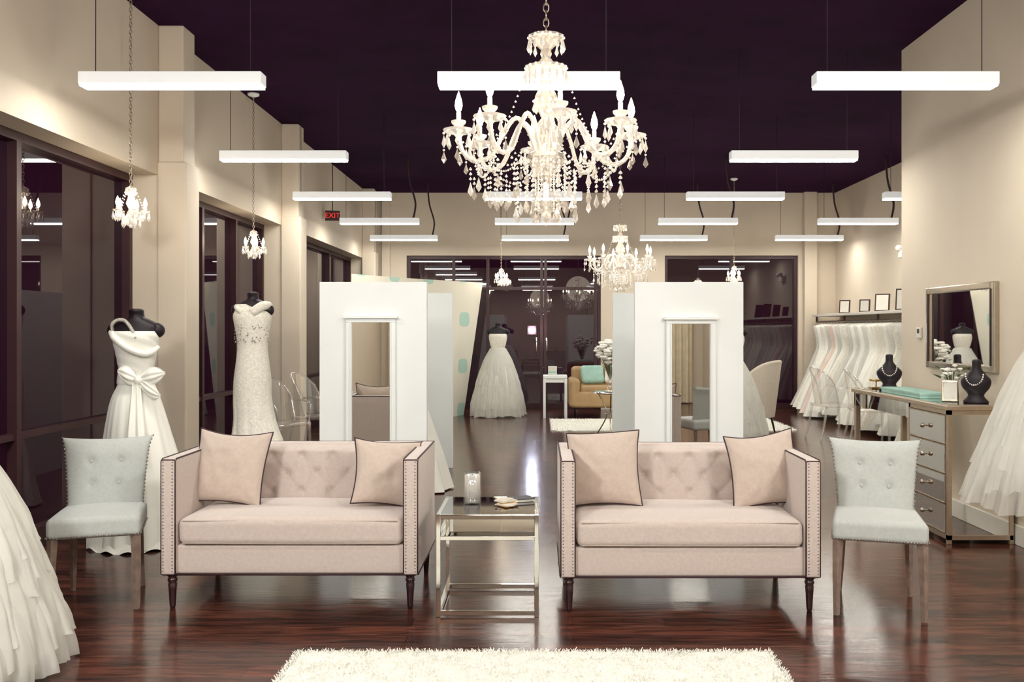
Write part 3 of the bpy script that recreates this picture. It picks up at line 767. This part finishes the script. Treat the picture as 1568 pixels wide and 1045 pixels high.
# ------------------------------------------------------------------ backdrop (angled, curved pop-up)
b=B()
A0=Vector((-2.62,12.6)); A1=Vector((-.93,14.95)); d=(A1-A0); nrm=Vector((-d.y,d.x)).normalized()
def f(u,v):
    bow=.10*math.sin(pi*u); end=-.30*(1-v)*max(0,(u-.75)/.25)
    p=A0+d*u+nrm*bow
    return (p.x+end,p.y+end*.6,.0+2.18*v)
b.grid(f,40,12,banner); b.done('logo_backdrop')

# ------------------------------------------------------------------ rear lounge
b=B()
b.box(-.19,.19,-.2,.2,.63,.67,whitep,.004)
for x in (-.17,.17):
    for y in (-.17,.17): b.box(x-.02,x+.02,y-.02,y+.02,0,.63,whitep)
b.box(-.17,.17,-.17,.17,.56,.63,whitep); b.done('console_table',(.26,14.45,0))
b=B(); b.box(-.07,.07,-.05,.05,0,.14,paper,.003); b.box(-.07,.07,-.052,-.05,.03,.06,teal); b.done('tissue_box',(.22,14.45,.671))
b=B()
b.rbox((0,0,.30),(.55,.38,.13),.05,tan,4,6); b.rbox((0,.30,.55),(.55,.09,.25),.07,tan,4,6)
for s in (-1,1): b.rbox((s*.52,0,.40),(.09,.38,.23),.07,tan,4,6)
for s in (-1,1):
    for y in (-.3,.3): b.lathe([(.015,0),(.025,.18)],(s*.48,y,0),dwood,10)
b.rbox((0,-.04,.46),(.43,.3,.06),.05,tan,4,6); b.done('tan_loveseat',(1.08,14.5,0))
for (x,m,r) in ((.86,teal,20),(1.25,petal,-15)):
    b=B(); b.rbox((0,0,0),(.19,.06,.15),.055,m,5,6); b.done('lumbar_pillow',(x,14.45,.68),(R(-20),0,R(r)))
b=B()
for k in range(3):
    a=2*pi*k/3+.5; b.tube(catmull([(.19*math.cos(a),.19*math.sin(a),.0+.008),(.05*math.cos(a),.05*math.sin(a),.28),(.18*math.cos(a),.18*math.sin(a),.55)],6),.009,silver,8)
b.lathe([(0,.55),(.23,.55),(.235,.56),(.23,.575),(0,.575)],(0,0,0),mirror,32)
b.tube([(.07*math.cos(2*pi*k/16),.07*math.sin(2*pi*k/16),.28) for k in range(16)],.008,silver,6,closed=True)
b.done('accent_table',(.95,12.0,.0))
bouquet('flower_vase',(.95,12.0,.577),.2,44,True,.38,.055)
b=B()
b.rbox((0,-.02,.36),(.30,.29,.11),.06,creamf,5,6)
def f(u,v,o):
    a=(u-.5)*pi*1.15; z=.26+v*(.76+0*u)-(.35*v*(abs(u-.5)*2)**3); rr=.34+o+.05*v
    return (rr*math.sin(a)*1.0,-.05+rr*math.cos(a)*.95+.06*v,z)
b.grid(lambda u,v:f(u,v,0),40,16,creamf); b.grid(lambda u,v:f(u,v,.06),40,16,creamf)
top=[tuple((Vector(f(i/40,1,0))+Vector(f(i/40,1,.06)))/2) for i in range(41)]; b.tube(top,.032,creamf,10)
for s in (0,1): b.tube([tuple((Vector(f(s,v/8,0))+Vector(f(s,v/8,.06)))/2) for v in range(9)],.032,creamf,10)
for s in (-1,1):
    for y in (-.22,.22): b.tube([(s*.27,y*1.25,.005),(s*.22,y,.28)],lambda t:.012+.01*t,dwood,8)
wa=b.done('wing_armchair',(2.85,12.0,0),(0,0,R(-120))); wa.scale=(.85,.85,.95)
def ghost():
    b=B()
    b.rbox((0,0,.44),(.22,.21,.018),.015,acryl,3,3)
    def f(u,v):
        a=(u-.5)*pi*.9; z=.46+.46*v*(math.cos((u-.5)*pi*.9)**.35)
        return (.24*math.sin(a),-.0+.22*math.cos(a)+.06*v,z)
    b.grid(f,30,14,acryl); b.tube([f(i/30,1) for i in range(31)],.011,acryl,8)
    for s in (0,1): b.tube([f(s,j/6) for j in range(7)],.010,acryl,8)
    for s in (-1,1):
        b.tube(catmull([(s*.20,-.19,.44),(s*.205,-.20,.2),(s*.2,-.19,.002)],4),lambda t:.02-.008*t,acryl,8)
        b.tube(catmull([(s*.19,.18,.44),(s*.2,.22,.2),(s*.21,.27,.002)],4),lambda t:.02-.008*t,acryl,8)
        b.tube(catmull([(s*.235,.06,.66),(s*.24,-.08,.67),(s*.235,-.18,.62),(s*.21,-.18,.45)],5),.012,acryl,8)
    return b
g=ghost().done('ghost_chair',(-2.62,9.15,0),(0,0,R(60)))
inst(g,(-2.45,9.95,0),(0,0,R(80))); inst(g,(3.75,11.5,0),(0,0,R(100))); inst(g,(3.95,10.8,0),(0,0,R(80)))

def curtain(x0,x1,y,name):
    b=B(); n=int((x1-x0)/.12)
    b.grid(lambda u,v:(x0+(x1-x0)*u,y+.05*math.sin(u*n*2*pi)*(.6+.4*(1-v)),.02+2.9*v),n*12,6,curtm)
    b.tube([(x0-.1,y,2.93),(x1+.1,y,2.93)],.015,bakerack); 
    for xx in (x0-.05,x1+.05): b.tube([(xx,y,2.93),(xx,YF,2.93)],.01,bakerack)
    b.done(name)
curtain(-2.85,-1.9,YF+.12,'curtain'); curtain(1.9,2.9,YF+.12,'curtain')

# ------------------------------------------------------------------ lights
def area(name,loc,rot,sx,e,col=(1,.98,.94)):
    l=bpy.data.lights.new(name,'AREA'); l.shape='DISK'; l.size=sx; l.energy=e; l.color=col
    o=bpy.data.objects.new(name,l); S.collection.objects.link(o); o.location=loc; o.rotation_euler=[R(a) for a in rot]; return o
area('fill_light',(-1.95,.3,2.75),(66,0,-14),.5,105)  # out-of-frame fill lights, added to brighten the room from the front
area('fill_light',(2.8,.5,3.2),(62,0,30),.5,105)
w=bpy.data.worlds.new('night'); S.world=w; w.use_nodes=True
w.node_tree.nodes['Background'].inputs[0].default_value=(.02,.008,.022,1); w.node_tree.nodes['Background'].inputs[1].default_value=1

# ------------------------------------------------------------------ camera
cam=bpy.data.cameras.new('camera'); co=bpy.data.objects.new('camera',cam); S.collection.objects.link(co)
co.location=(0,0,1.4); co.rotation_euler=(R(90),0,0); cam.sensor_width=36; cam.lens=36*1380/1568
cam.shift_x=-41/1568; cam.shift_y=-17.5/1568; cam.clip_start=.05; cam.clip_end=100
S.camera=co
S.view_settings.view_transform='Standard'
